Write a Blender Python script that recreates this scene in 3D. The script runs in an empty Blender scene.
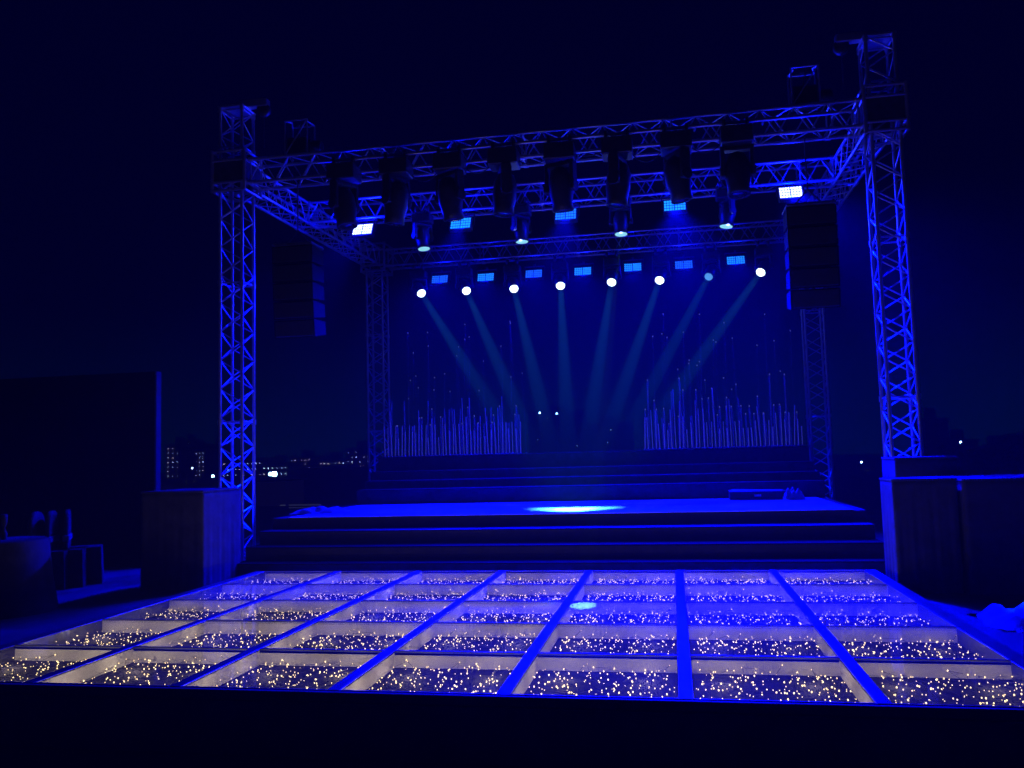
import bpy, math, random
from mathutils import Vector, Matrix, Quaternion
R = math.radians
rnd = random.Random(11)
S = bpy.context.scene
COL = S.collection

# ---------------------------------------------------------------- camera frame
F_, YAW, PITCH, ROLL = 849.7, .1842, .0837, -.0276
CAM = Vector((4.9857, -4.7408, 1.3199))
FW = Vector((-math.sin(YAW)*math.cos(PITCH), math.cos(YAW)*math.cos(PITCH), math.sin(PITCH)))
_r0 = Vector((math.cos(YAW), math.sin(YAW), 0)); _u0 = _r0.cross(FW)
RT = _r0*math.cos(ROLL) + _u0*math.sin(ROLL)
UP = -_r0*math.sin(ROLL) + _u0*math.cos(ROLL)
def at(px, py, axis, v):
    """world point on the plane axis = v seen at photo pixel px, py (used to survey positions)"""
    d = FW + RT*((px-512)/F_) - UP*((py-384)/F_)
    i = 'xyz'.index(axis); t = (v-CAM[i])/d[i]
    return CAM + d*t
cam_d = bpy.data.cameras.new('camera'); cam = bpy.data.objects.new('camera', cam_d); COL.objects.link(cam)
cam_d.sensor_width = 36; cam_d.lens = F_*36/1024; cam_d.clip_end = 2000; cam_d.clip_start = .05
M3 = Matrix((RT, UP, -FW)).transposed()
cam.matrix_world = Matrix.Translation(CAM) @ M3.to_4x4()
S.camera = cam
S.view_settings.view_transform = 'Standard'; S.view_settings.look = 'None'; S.view_settings.exposure = 0
S.render.engine = 'CYCLES'
S.cycles.use_denoising = True
S.cycles.max_bounces = 8; S.cycles.transparent_max_bounces = 24
S.cycles.sample_clamp_indirect = 3.0
S.cycles.volume_step_rate = 1.0
S.cycles.caustics_reflective = False; S.cycles.caustics_refractive = False

# ---------------------------------------------------------------- helpers
GROUND = -.15
class MB:
    def __init__(s): s.v = []; s.f = []; s.sm = []
    def add(s, vs, fs, smooth=False):
        o = len(s.v); s.v += [tuple(v) for v in vs]; s.f += [tuple(i+o for i in f) for f in fs]; s.sm += [smooth]*len(fs); return s
    def box(s, a, b, bev=0):
        x0, y0, z0 = a; x1, y1, z1 = b
        if bev <= 0:
            vs = [(x, y, z) for z in (z0, z1) for y in (y0, y1) for x in (x0, x1)]
            return s.add(vs, [(0,2,3,1),(4,5,7,6),(0,1,5,4),(2,6,7,3),(0,4,6,2),(1,3,7,5)])
        e = bev; vs = []; idx = {}
        for i, x in enumerate((x0, x1)):
            for j, y in enumerate((y0, y1)):
                for k, z in enumerate((z0, z1)):
                    sx, sy, sz = (e if i == 0 else -e), (e if j == 0 else -e), (e if k == 0 else -e)
                    idx[(i,j,k,0)] = len(vs); vs.append((x, y+sy, z+sz))
                    idx[(i,j,k,1)] = len(vs); vs.append((x+sx, y, z+sz))
                    idx[(i,j,k,2)] = len(vs); vs.append((x+sx, y+sy, z))
        g = lambda *a: idx[a]; fs = []
        fs.append((g(0,0,0,0), g(0,0,1,0), g(0,1,1,0), g(0,1,0,0))); fs.append((g(1,0,0,0), g(1,1,0,0), g(1,1,1,0), g(1,0,1,0)))
        fs.append((g(0,0,0,1), g(1,0,0,1), g(1,0,1,1), g(0,0,1,1))); fs.append((g(0,1,0,1), g(0,1,1,1), g(1,1,1,1), g(1,1,0,1)))
        fs.append((g(0,0,0,2), g(0,1,0,2), g(1,1,0,2), g(1,0,0,2))); fs.append((g(0,0,1,2), g(1,0,1,2), g(1,1,1,2), g(0,1,1,2)))
        for j in (0,1):
            for k in (0,1): fs.append((g(0,j,k,1), g(1,j,k,1), g(1,j,k,2), g(0,j,k,2)))
        for i in (0,1):
            for k in (0,1): fs.append((g(i,0,k,0), g(i,1,k,0), g(i,1,k,2), g(i,0,k,2)))
            for j in (0,1): fs.append((g(i,j,0,0), g(i,j,1,0), g(i,j,1,1), g(i,j,0,1)))
        for i in (0,1):
            for j in (0,1):
                for k in (0,1): fs.append((g(i,j,k,0), g(i,j,k,1), g(i,j,k,2)))
        return s.add(vs, fs)
    def tube(s, a, b, r, n=8, r2=None, cap=True):
        a = Vector(a); b = Vector(b); d = (b-a).normalized(); r2 = r if r2 is None else r2
        p = d.orthogonal().normalized(); q = d.cross(p)
        vs = []
        for c, rr in ((a, r), (b, r2)):
            for i in range(n):
                t = 2*math.pi*i/n; vs.append(c + (p*math.cos(t) + q*math.sin(t))*rr)
        s.add(vs, [(i, (i+1) % n, n+(i+1) % n, n+i) for i in range(n)], True)
        if cap: s.add(vs[:n], [tuple(range(n))[::-1]]); s.add(vs[n:], [tuple(range(n))])
        return s
    def path(s, pts, r, n=6):
        for a, b in zip(pts, pts[1:]): s.tube(a, b, r, n)
        return s
    def lathe(s, prof, n=20, smooth=True, M=None):
        """prof: (radius, z) pairs, closed at both ends"""
        vs = []; fs = []
        for r_, z in prof:
            for i in range(n):
                t = 2*math.pi*i/n; vs.append(Vector((r_*math.cos(t), r_*math.sin(t), z)))
        for k in range(len(prof)-1):
            for i in range(n): fs.append((k*n+i, k*n+(i+1) % n, (k+1)*n+(i+1) % n, (k+1)*n+i))
        if M is not None: vs = [M @ v for v in vs]
        s.add(vs, fs, smooth)
        s.add(vs[:n], [tuple(range(n))[::-1]]); s.add(vs[-n:], [tuple(range(n))])
        return s
    def quad(s, a, b, c, d): return s.add([a, b, c, d], [(0,1,2,3)])
    def mesh(s, name, mat):
        me = bpy.data.meshes.new(name); me.from_pydata(s.v, [], s.f)
        me.polygons.foreach_set('use_smooth', s.sm)
        me.materials.append(mat); me.update()
        return me
    def build(s, name, mat, parent=None, loc=None):
        return put(name, s.mesh(name, mat), parent, loc)
def put(name, me, parent=None, loc=None):
    o = bpy.data.objects.new(name, me); COL.objects.link(o)
    if parent is not None: o.parent = parent
    if loc is not None: o.location = loc
    return o
def tag(o, label=None, cat=None, group=None, kind=None):
    if label: o['label'] = label
    if cat: o['category'] = cat
    if group: o['group'] = group
    if kind: o['kind'] = kind
    return o
def thing(name, loc, label, cat, group=None, rz=0):
    o = bpy.data.objects.new(name, None); COL.objects.link(o); o.location = loc; o.rotation_euler = (0, 0, rz)
    o.empty_display_size = .1
    return tag(o, label, cat, group)
ORD = ['first', 'second', 'third', 'fourth', 'fifth', 'sixth', 'seventh', 'eighth', 'ninth']

# ---------------------------------------------------------------- materials
def mat(name, base, rough=.6, metal=0, noise=0, nscale=8, bump=0, spec=.5, detail=6, rvar=0, stretch=(1,1,1), coat=0):
    m = bpy.data.materials.new(name); m.use_nodes = True
    nt = m.node_tree; b = nt.nodes['Principled BSDF']
    b.inputs['Base Color'].default_value = (*base, 1); b.inputs['Roughness'].default_value = rough
    b.inputs['Metallic'].default_value = metal; b.inputs['Specular IOR Level'].default_value = spec
    b.inputs['Coat Weight'].default_value = coat
    if noise or bump or rvar:
        tc = nt.nodes.new('ShaderNodeTexCoord'); mp = nt.nodes.new('ShaderNodeMapping'); mp.inputs['Scale'].default_value = stretch
        n = nt.nodes.new('ShaderNodeTexNoise'); n.inputs['Scale'].default_value = nscale; n.inputs['Detail'].default_value = detail; n.inputs['Roughness'].default_value = .6
        nt.links.new(tc.outputs['Object'], mp.inputs['Vector']); nt.links.new(mp.outputs[0], n.inputs['Vector'])
        if noise:
            r = nt.nodes.new('ShaderNodeValToRGB')
            r.color_ramp.elements[0].position = .3; r.color_ramp.elements[1].position = .72
            r.color_ramp.elements[0].color = (*[c*(1-noise) for c in base], 1); r.color_ramp.elements[1].color = (*[min(1, c*(1+noise)) for c in base], 1)
            nt.links.new(n.outputs['Fac'], r.inputs[0]); nt.links.new(r.outputs[0], b.inputs['Base Color'])
        if rvar:
            q = nt.nodes.new('ShaderNodeMapRange'); q.inputs['To Min'].default_value = max(.03, rough-rvar); q.inputs['To Max'].default_value = min(1, rough+rvar)
            nt.links.new(n.outputs['Fac'], q.inputs['Value']); nt.links.new(q.outputs[0], b.inputs['Roughness'])
        if bump:
            bp = nt.nodes.new('ShaderNodeBump'); bp.inputs['Strength'].default_value = bump; bp.inputs['Distance'].default_value = .02
            nt.links.new(n.outputs['Fac'], bp.inputs['Height']); nt.links.new(bp.outputs[0], b.inputs['Normal'])
    return m
def emit(name, col, strength, sample='NONE', base=(.02,.02,.02)):
    m = bpy.data.materials.new(name); m.use_nodes = True
    b = m.node_tree.nodes['Principled BSDF']
    b.inputs['Base Color'].default_value = (*base, 1); b.inputs['Emission Color'].default_value = (*col, 1); b.inputs['Emission Strength'].default_value = strength
    m.cycles.emission_sampling = sample
    return m
ALU = mat('aluminium', (.62,.63,.66), .34, .75, noise=.15, nscale=14, rvar=.12)
STEEL = mat('dark_steel', (.09,.09,.10), .5, .5, noise=.3, nscale=10)
BLACK = mat('black_housing', (.03,.03,.034), .45, 0, noise=.3, nscale=9, rvar=.15)
CABINET = mat('speaker_paint', (.012,.012,.014), .8, 0, noise=.3, nscale=30, spec=.1)
GRILLE = mat('speaker_grille', (.035,.035,.04), .6, .2, noise=.4, nscale=120)
COVER = mat('black_cover_cloth', (.065,.065,.07), .85, 0, noise=.35, nscale=5, bump=.5)
STAGE = mat('stage_lino', (.55,.55,.57), .38, 0, noise=.6, nscale=1.3, rvar=.18, bump=.05, stretch=(.5,2.2,1))
RISER = mat('stage_riser_cloth', (.03,.03,.035), .8, 0, noise=.4, nscale=6, bump=.3)
NOSE = mat('step_nosing', (.013,.013,.015), .6, .0, spec=.18, noise=.95, nscale=1.6, rvar=.3, bump=.2, stretch=(.6,2,1))  # uneven highlights along the treads put into the colour noise
NOSE_SHADE = mat('step_nosing_shaded', (.0035,.0035,.004), .8, .0, spec=.04, noise=.9, nscale=1.1, bump=.2, stretch=(.6,2,1))  # shaded copy: dimmer light on the lower treads put into its colour
RAIL = mat('deck_rail_paint', (.07,.07,.075), .45, .1, noise=.22, nscale=5, rvar=.15)
LINER = mat('panel_liner_board', (.82,.79,.77), .85, 0, noise=.05, nscale=4)
PITFLOOR = mat('panel_floor', (.05,.047,.065), .8, 0, noise=.6, nscale=7, spec=.1)
GROUNDM = mat('terrace_ground', (.085,.085,.09), .75, 0, noise=.45, nscale=1.6, bump=.35, detail=10, rvar=.2)
BULB = emit('fairy_bulb', (1,.71,.30), 5.0)
WIRE = mat('clear_wire', (.10,.10,.09), .7, spec=.1)
CLOTHM = mat('chair_cover_cloth', (.05,.05,.055), .85, 0, noise=.3, nscale=6, bump=.4)
SCREENM = mat('screen_cloth', (.003,.003,.004), .95, 0, noise=.3, nscale=3, spec=.05)
WALLM = mat('distant_wall', (.05,.055,.07), .9, 0, noise=.4, nscale=.3)
LEAFM = mat('tree_leaves', (.03,.045,.03), .8, 0, noise=.5, nscale=.8)
BARKM = mat('tree_bark', (.05,.04,.035), .9, 0, noise=.4, nscale=3)
def glass_mat():
    m = bpy.data.materials.new('floor_glass'); m.use_nodes = True; nt = m.node_tree; nt.nodes.clear()
    out = nt.nodes.new('ShaderNodeOutputMaterial')
    tr = nt.nodes.new('ShaderNodeBsdfTransparent'); tr.inputs[0].default_value = (.93,.94,.95,1)
    gl = nt.nodes.new('ShaderNodeBsdfGlossy'); gl.inputs['Roughness'].default_value = .07
    df = nt.nodes.new('ShaderNodeBsdfDiffuse'); df.inputs[0].default_value = (.55,.55,.55,1)
    fr = nt.nodes.new('ShaderNodeFresnel'); fr.inputs[0].default_value = 1.35
    tc = nt.nodes.new('ShaderNodeTexCoord'); geo = nt.nodes.new('ShaderNodeNewGeometry')
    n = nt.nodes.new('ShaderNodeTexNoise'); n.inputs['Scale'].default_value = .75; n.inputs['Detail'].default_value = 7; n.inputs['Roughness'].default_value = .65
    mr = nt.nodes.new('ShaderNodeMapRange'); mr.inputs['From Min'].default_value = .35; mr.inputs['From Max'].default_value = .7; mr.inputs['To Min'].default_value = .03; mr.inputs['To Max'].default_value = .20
    m1 = nt.nodes.new('ShaderNodeMixShader'); m2 = nt.nodes.new('ShaderNodeMixShader')
    L = nt.links.new
    def light_patch(c, sc_, rad, amt):
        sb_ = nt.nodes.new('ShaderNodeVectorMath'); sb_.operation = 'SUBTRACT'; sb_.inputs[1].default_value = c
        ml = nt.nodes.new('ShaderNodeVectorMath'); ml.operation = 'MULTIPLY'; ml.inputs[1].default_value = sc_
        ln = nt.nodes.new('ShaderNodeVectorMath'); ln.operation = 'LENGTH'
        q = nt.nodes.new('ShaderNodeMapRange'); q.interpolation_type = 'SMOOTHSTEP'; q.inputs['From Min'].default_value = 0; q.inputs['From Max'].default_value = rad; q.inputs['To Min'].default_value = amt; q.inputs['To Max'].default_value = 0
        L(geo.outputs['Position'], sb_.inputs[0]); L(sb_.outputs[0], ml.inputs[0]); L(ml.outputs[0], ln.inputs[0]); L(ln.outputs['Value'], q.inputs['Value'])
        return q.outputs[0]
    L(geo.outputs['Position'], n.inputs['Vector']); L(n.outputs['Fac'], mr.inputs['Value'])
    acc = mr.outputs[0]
    for pt in (light_patch((6.2,2.7,0), (.42,.8,0), 1.3, .42), light_patch((.6,3.6,0), (.6,.8,0), 1.1, .28), light_patch((4.16,2.80,0), (1,1,0), .34, .55), light_patch((3.9,2.5,0), (.35,2.2,0), .8, .25)):  # milky patches painted into the glass where blue wash and glare fall
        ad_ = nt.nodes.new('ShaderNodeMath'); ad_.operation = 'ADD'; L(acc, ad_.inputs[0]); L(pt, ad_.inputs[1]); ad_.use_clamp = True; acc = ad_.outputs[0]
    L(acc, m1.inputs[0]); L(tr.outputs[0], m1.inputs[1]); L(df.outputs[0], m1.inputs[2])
    L(fr.outputs[0], m2.inputs[0]); L(m1.outputs[0], m2.inputs[1]); L(gl.outputs[0], m2.inputs[2]); L(m2.outputs[0], out.inputs[0])
    return m
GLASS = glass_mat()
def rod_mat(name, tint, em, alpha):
    """clear acrylic rod: mostly see-through, its glow painted as emission, brightest at the foot"""
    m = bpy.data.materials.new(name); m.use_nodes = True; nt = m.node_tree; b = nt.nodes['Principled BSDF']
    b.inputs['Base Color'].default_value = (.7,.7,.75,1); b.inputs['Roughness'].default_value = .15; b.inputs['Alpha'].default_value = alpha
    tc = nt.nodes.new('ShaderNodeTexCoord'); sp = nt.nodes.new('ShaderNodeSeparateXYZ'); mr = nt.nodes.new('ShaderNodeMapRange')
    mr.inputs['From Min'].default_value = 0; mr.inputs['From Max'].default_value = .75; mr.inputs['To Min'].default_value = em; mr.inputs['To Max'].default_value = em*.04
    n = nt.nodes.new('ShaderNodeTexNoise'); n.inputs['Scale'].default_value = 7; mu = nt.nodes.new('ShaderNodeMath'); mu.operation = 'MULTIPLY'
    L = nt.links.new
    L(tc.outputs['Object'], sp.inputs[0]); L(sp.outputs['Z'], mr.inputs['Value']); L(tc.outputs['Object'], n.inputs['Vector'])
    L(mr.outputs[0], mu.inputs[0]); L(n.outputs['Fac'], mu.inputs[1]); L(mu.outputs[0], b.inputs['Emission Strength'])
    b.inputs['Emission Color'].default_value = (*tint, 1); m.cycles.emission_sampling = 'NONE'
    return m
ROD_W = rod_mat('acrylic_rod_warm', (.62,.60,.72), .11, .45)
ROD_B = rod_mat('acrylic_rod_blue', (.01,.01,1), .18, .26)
GLINT = emit('rod_glint', (.40,.45,.9), .22)  # glint painted as a small glowing bead on the tip

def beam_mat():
    """beam glow painted as volume emission in a cone; fades as the beam widens"""
    m = bpy.data.materials.new('beam_glow_haze'); m.use_nodes = True; nt = m.node_tree; nt.nodes.clear()
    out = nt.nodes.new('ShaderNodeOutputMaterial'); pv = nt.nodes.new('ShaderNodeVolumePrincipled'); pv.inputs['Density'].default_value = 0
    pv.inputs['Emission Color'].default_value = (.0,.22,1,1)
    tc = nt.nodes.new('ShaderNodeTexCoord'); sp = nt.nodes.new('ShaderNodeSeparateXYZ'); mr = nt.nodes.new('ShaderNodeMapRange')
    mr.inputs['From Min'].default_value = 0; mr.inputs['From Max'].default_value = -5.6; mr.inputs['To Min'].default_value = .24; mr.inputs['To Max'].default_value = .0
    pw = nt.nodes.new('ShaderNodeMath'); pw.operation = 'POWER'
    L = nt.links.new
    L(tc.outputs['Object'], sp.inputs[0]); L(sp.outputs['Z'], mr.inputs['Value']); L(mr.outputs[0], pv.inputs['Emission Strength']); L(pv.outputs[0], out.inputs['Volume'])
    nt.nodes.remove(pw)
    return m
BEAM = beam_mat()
def spot(name, loc, target, energy, angle, blend, color, parent=None, soft=.05):
    l = bpy.data.lights.new(name, 'SPOT'); l.energy = energy; l.spot_size = R(angle); l.spot_blend = blend; l.color = color; l.shadow_soft_size = soft
    o = bpy.data.objects.new(name, l); COL.objects.link(o)
    o.location = loc; o.rotation_mode = 'QUATERNION'; o.rotation_quaternion = (Vector(target)-Vector(loc)).to_track_quat('-Z', 'Y')
    return o

# ---------------------------------------------------------------- world, sky, ground
W = bpy.data.worlds.new('World'); S.world = W; W.use_nodes = True
nt = W.node_tree; bg = nt.nodes['Background']
sky = nt.nodes.new('ShaderNodeTexSky'); sky.sky_type = 'NISHITA'; sky.sun_disc = False; sky.sun_elevation = R(-4); sky.sun_rotation = R(200)
mx = nt.nodes.new('ShaderNodeMix'); mx.data_type = 'RGBA'; mx.inputs[0].default_value = .97
mx.inputs[7].default_value = (.0,.0004,.014,1)
nt.links.new(sky.outputs[0], mx.inputs[6]); nt.links.new(mx.outputs[2], bg.inputs[0]); bg.inputs[1].default_value = 1.0
USE_VEIL = True
if USE_VEIL:
    wo = nt.nodes['World Output']
    em = nt.nodes.new('ShaderNodeEmission'); ab = nt.nodes.new('ShaderNodeVolumeAbsorption'); ad = nt.nodes.new('ShaderNodeAddShader')
    SIG = .03
    ab.inputs['Color'].default_value = (0,0,0,1); ab.inputs['Density'].default_value = SIG
    em.inputs[0].default_value = (.0,.00,1,1); em.inputs[1].default_value = .0165*SIG  # blue veil painted as volume emission, lifting the blacks with distance
    sc = nt.nodes.new('ShaderNodeVolumeScatter'); sc.inputs['Density'].default_value = .0014; sc.inputs['Anisotropy'].default_value = .2
    ad2 = nt.nodes.new('ShaderNodeAddShader')
    nt.links.new(em.outputs[0], ad.inputs[0]); nt.links.new(ab.outputs[0], ad.inputs[1]); nt.links.new(ad.outputs[0], ad2.inputs[0]); nt.links.new(sc.outputs[0], ad2.inputs[1]); nt.links.new(ad2.outputs[0], wo.inputs['Volume'])
# sky dome: a faint city glow low on the horizon, seen through the night haze
def dome():
    m = bpy.data.materials.new('night_sky'); m.use_nodes = True; t = m.node_tree; t.nodes.clear(); L = t.links.new
    out = t.nodes.new('ShaderNodeOutputMaterial'); e = t.nodes.new('ShaderNodeEmission'); tc = t.nodes.new('ShaderNodeTexCoord'); sp = t.nodes.new('ShaderNodeSeparateXYZ')
    mr = t.nodes.new('ShaderNodeMapRange'); mr.inputs['From Min'].default_value = 0; mr.inputs['From Max'].default_value = 32
    cr = t.nodes.new('ShaderNodeValToRGB'); cr.color_ramp.elements[0].color = (.03,.9,1.3,1); cr.color_ramp.elements[1].color = (0,0,.02,1)
    cr.color_ramp.interpolation = 'EASE'
    ns = t.nodes.new('ShaderNodeTexNoise'); ns.inputs['Scale'].default_value = .012; mu = t.nodes.new('ShaderNodeMath'); mu.operation = 'MULTIPLY'; mu.inputs[1].default_value = .95
    L(tc.outputs['Object'], sp.inputs[0]); L(sp.outputs['Z'], mr.inputs['Value']); L(mr.outputs[0], cr.inputs[0]); L(cr.outputs[0], e.inputs[0])
    L(tc.outputs['Object'], ns.inputs['Vector']); L(ns.outputs['Fac'], mu.inputs[0]); L(mu.outputs[0], e.inputs[1]); L(e.outputs[0], out.inputs[0])
    m.cycles.emission_sampling = 'NONE'
    b = MB(); n = 48; rad = 160
    for i in range(13):
        th = R(-4 + 94*i/12)
        for j in range(n): ph = 2*math.pi*j/n; b.v.append((rad*math.cos(th)*math.cos(ph), rad*math.cos(th)*math.sin(ph), rad*math.sin(th)))
    for i in range(12):
        for j in range(n): b.f.append((i*n+j, (i+1)*n+j, (i+1)*n+(j+1) % n, i*n+(j+1) % n)); b.sm.append(True)
    tag(b.build('sky', m), kind='structure')
dome()
LOW = -.38
g = MB(); g.quad((-170,-.0,GROUND), (170,-.0,GROUND), (170,165,GROUND), (-170,165,GROUND))
g.quad((-170,0,LOW), (170,0,LOW), (170,0,GROUND), (-170,0,GROUND)); g.quad((-170,-60,LOW), (170,-60,LOW), (170,0,LOW), (-170,0,LOW))
tag(g.build('ground', GROUNDM), kind='structure')

# ---------------------------------------------------------------- truss
TW = .34; CR = .024; DR = .010
def lattice(mb, L, w, pitch=.205, z0=0, faces='abcd'):
    """zigzag webbing on the four faces of a box truss that runs along +Z, axis at the origin"""
    h = w/2; n = max(2, int(round(L/pitch))); st = L/n
    cs = [(-h,-h), (h,-h), (h,h), (-h,h)]
    for fi in range(4):
        a = cs[fi]; b = cs[(fi+1) % 4]
        for k in range(n):
            p, q = (a, b) if (k+fi) % 2 == 0 else (b, a)
            mb.tube((p[0], p[1], z0+k*st), (q[0], q[1], z0+(k+1)*st), DR, 6, cap=False)
    return mb
def truss(name, p0, p1, label, cat, group=None, w=TW, sec=2.0):
    p0 = Vector(p0); p1 = Vector(p1); L = (p1-p0).length; d = (p1-p0).normalized()
    t = thing(name, p0, label, cat, group)
    if abs(d.z) < .9:
        z = d; y = Vector((0,0,1)); x = y.cross(z); t.rotation_mode = 'QUATERNION'; t.rotation_quaternion = Matrix((x, y, z)).transposed().to_quaternion()
    h = w/2
    for sx, sy in ((-1,-1), (1,-1), (1,1), (-1,1)):
        c = MB(); c.tube((0,0,0), (0,0,L), CR, 10)
        o = c.build('chord', ALU, t, (sx*h, sy*h, 0))
    lattice(MB(), L, w).build('lattice', ALU, t)
    k = sec
    zs = [.03]
    while k < L-.3: zs += [k]; k += sec
    zs += [L-.03]
    for zz in zs:
        j = MB()
        for sx, sy in ((-1,-1), (1,-1), (1,1), (-1,1)):
            j.tube((sx*h, sy*h, zz-.035), (sx*h, sy*h, zz+.035), .034, 10)
        for a, b in (((-h,-h), (h,-h)), ((h,-h), (h,h)), ((h,h), (-h,h)), ((-h,h), (-h,-h))):
            j.tube((*a, zz), (*b, zz), .012, 6, cap=False)
        j.build('coupler_ring', ALU, t)
    return t
XL, XR = -1.13, 7.78; YF = 6.5; XLB, XRB = -1.0, 7.72; YB = 12.15
BZ0, BZ1 = 5.34, 5.68; BZ = (BZ0+BZ1)/2
def tower(x, y, top, label, sleeve=True):
    t = truss('truss_tower', (x, y, GROUND+.05), (x, y, top), label, 'truss tower', 'vertical truss towers')
    b = MB(); b.box((-.33,-.33,-.05), (.33,.33,0), .01)
    for sx in (-1,1):
        for sy in (-1,1): b.tube((sx*.27, sy*.27, -.05), (sx*.27, sy*.27, .06), .03, 8)
    b.build('base_plate', STEEL, t)
    return t
tFL = tower(XL, YF, 6.49, 'front left aluminium truss tower beside black covered cube, lit blue')
tFR = tower(XR, YF, 6.49, 'front right aluminium truss tower rising behind the black boxes')
tBL = tower(XLB, YB, 5.3, 'dim back left truss tower beside the left bank of glass rods')
tBR = tower(XRB, YB, 5.3, 'dim back right truss tower beside the right bank of glass rods')
def hoist_top(t, side):
    """outrigger plate and pulley on the head of a front tower"""
    b = MB(); z = 6.49-(GROUND+.05)
    b.box((-.2,-.2,z), (.2,.2,z+.03), .005)
    b.box((min(.0, side*.5), -.06, z+.03), (max(.0, side*.5), .06, z+.14), .01)
    b.build('outrigger', ALU, t)
    c = MB(); c.lathe([(.03,-.03), (.10,-.03), (.085,0), (.10,.03), (.03,.03)], 18, M=Matrix.Translation((side*.43, 0, z-.02)) @ Matrix.Rotation(R(90), 4, 'X')); c.build('pulley', STEEL, t)
    c = MB()
    for k in range(9): c.tube((side*.43, 0, z-.10-.055*k), (side*.43, 0, z-.10-.055*k-.045), .009, 6)
    c.build('chain', STEEL, t)
hoist_top(tFL, 1); hoist_top(tFR, -1)
def sleeve(x, y, label):
    t = thing('sleeve_block', (x, y, BZ-.3), label, 'sleeve block', 'sleeve blocks that carry the beams')
    b = MB(); s = .25
    for sx in (-1,1):
        for sy in (-1,1): b.tube((sx*s, sy*s, 0), (sx*s, sy*s, .62), .026, 10)
    for zz in (.02, .14, .46, .6):
        for a, c in (((-s,-s), (s,-s)), ((s,-s), (s,s)), ((s,s), (-s,s)), ((-s,s), (-s,-s))): b.tube((*a, zz), (*c, zz), .022, 8)
    b.build('frame', ALU, t)
    p = MB()
    for sy in (-1,1): p.box((-s+.03, sy*s-.006, .16), (s-.03, sy*s+.006, .44))
    for sx in (-1,1): p.box((sx*s-.006, -s+.03, .16), (sx*s+.006, s-.03, .44))
    p.build('side_plate', STEEL, t)
    for sx in (-1,1):
        for zz in (.08, .54):
            r = MB(); r.lathe([(.02,-.06), (.045,-.05), (.045,.05), (.02,.06)], 12, M=Matrix.Translation((sx*.225, 0, zz)) @ Matrix.Rotation(R(90), 4, 'X'))
            r.build('guide_roller', STEEL, t)
sleeve(XL, YF, 'sleeve block around the front left tower'); sleeve(XR, YF, 'sleeve block around the front right tower')
sleeve(XLB, YB, 'sleeve block on top of the back left tower'); sleeve(XRB, YB, 'sleeve block on top of the back right tower')
truss('truss_beam', (XL+.28, YF, BZ), (XR-.28, YF, BZ), 'front cross beam of box truss carrying the dark moving heads', 'truss beam', 'horizontal truss beams')
Y2 = 8.67
truss('truss_beam', (XL+.2, Y2, BZ), (XR-.2, Y2, BZ), 'middle cross beam of box truss seen through the gaps between the moving heads', 'truss beam', 'horizontal truss beams')
truss('truss_beam', (XLB+.28, YB, BZ), (XRB-.28, YB, BZ), 'rear cross beam of box truss above the row of seven small blue panels', 'truss beam', 'horizontal truss beams')
truss('truss_beam', (XL, YF+.28, BZ), (XLB, YB-.28, BZ), 'left side beam running back from the front left tower', 'truss beam', 'horizontal truss beams')
truss('truss_beam', (XR, YF+.28, BZ), (XRB, YB-.28, BZ), 'right side beam running back from the front right tower', 'truss beam', 'horizontal truss beams')

# hoists standing above the front beam and the line arrays hanging under it
def hoist(x, label):
    t = thing('chain_hoist', (x, YF, BZ1+.03), label, 'chain hoist', 'chain hoists above the front beam')
    b = MB(); b.box((-.16,-.12,.0), (.16,.12,.26), .02); b.lathe([(.07,0), (.09,.03), (.09,.15), (.07,.18)], 16, M=Matrix.Translation((.16, 0, .13)) @ Matrix.Rotation(R(90), 4, 'Y'))
    b.build('motor_body', BLACK, t)
    f = MB()
    for s in (-1,1):
        f.path([(s*.17,-.13,0), (s*.17,-.13,.5), (s*.12,0,.52), (s*.17,.13,.5), (s*.17,.13,0)], .012)
    f.path([(-.17,-.13,.5), (.17,-.13,.5)], .012); f.path([(-.17,.13,.5), (.17,.13,.5)], .012); f.path([(-.17,-.13,0), (.17,-.13,.5)], .010)
    f.build('frame', ALU, t)
    h = MB(); h.path([(0,0,.26), (0,0,.40), (.035,0,.44), (.0,0,.49), (-.03,0,.46)], .012); h.build('hook', STEEL, t)
hoist(-.14, 'chain hoist standing on the left end of the front beam'); hoist(6.86, 'chain hoist standing on the right end of the front beam')
def line_array(x, label):
    t = thing('line_array', (x, YF-.02, 4.40), label, 'line array', 'line arrays hanging under the front beam')
    b = MB(); b.box((-.30,-.22,-.04), (.30,.22,.0), .01); b.path([(-.2,0,0), (0,0,.22), (.2,0,0)], .012); b.path([(0,0,.22), (0,0,.92)], .010); b.build('flying_frame', STEEL, t)
    z = -.05; y = 0; ang = 0
    for k in range(5):
        hh = .245
        e = MB(); w = .30
        vs = [(-w,-.20,-hh), (w,-.20,-hh), (w,-.20,0), (-w,-.20,0), (-w*.97,.22,-hh*.88), (w*.97,.22,-hh*.88), (w*.97,.22,-hh*.12), (-w*.97,.22,-hh*.12)]
        e.add(vs, [(0,1,2,3), (5,4,7,6), (1,5,6,2), (4,0,3,7), (3,2,6,7), (4,5,1,0)])
        o = e.build('speaker_cabinet', CABINET, t, (0, y, z)); o.rotation_euler = (R(ang), 0, 0)
        gg = MB(); gg.box((-w+.02,-.214,-hh+.015), (w-.02,-.203,-.015), .004); q = gg.build('grille', GRILLE, o)
        z -= (hh+.012)*math.cos(R(ang)); y += (hh+.012)*math.sin(R(ang))*1.0; ang += 1.8
line_array(-.17, 'black line array of speakers hanging at the left end of the front beam'); line_array(6.83, 'black line array of speakers hanging at the right end of the front beam')

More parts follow.
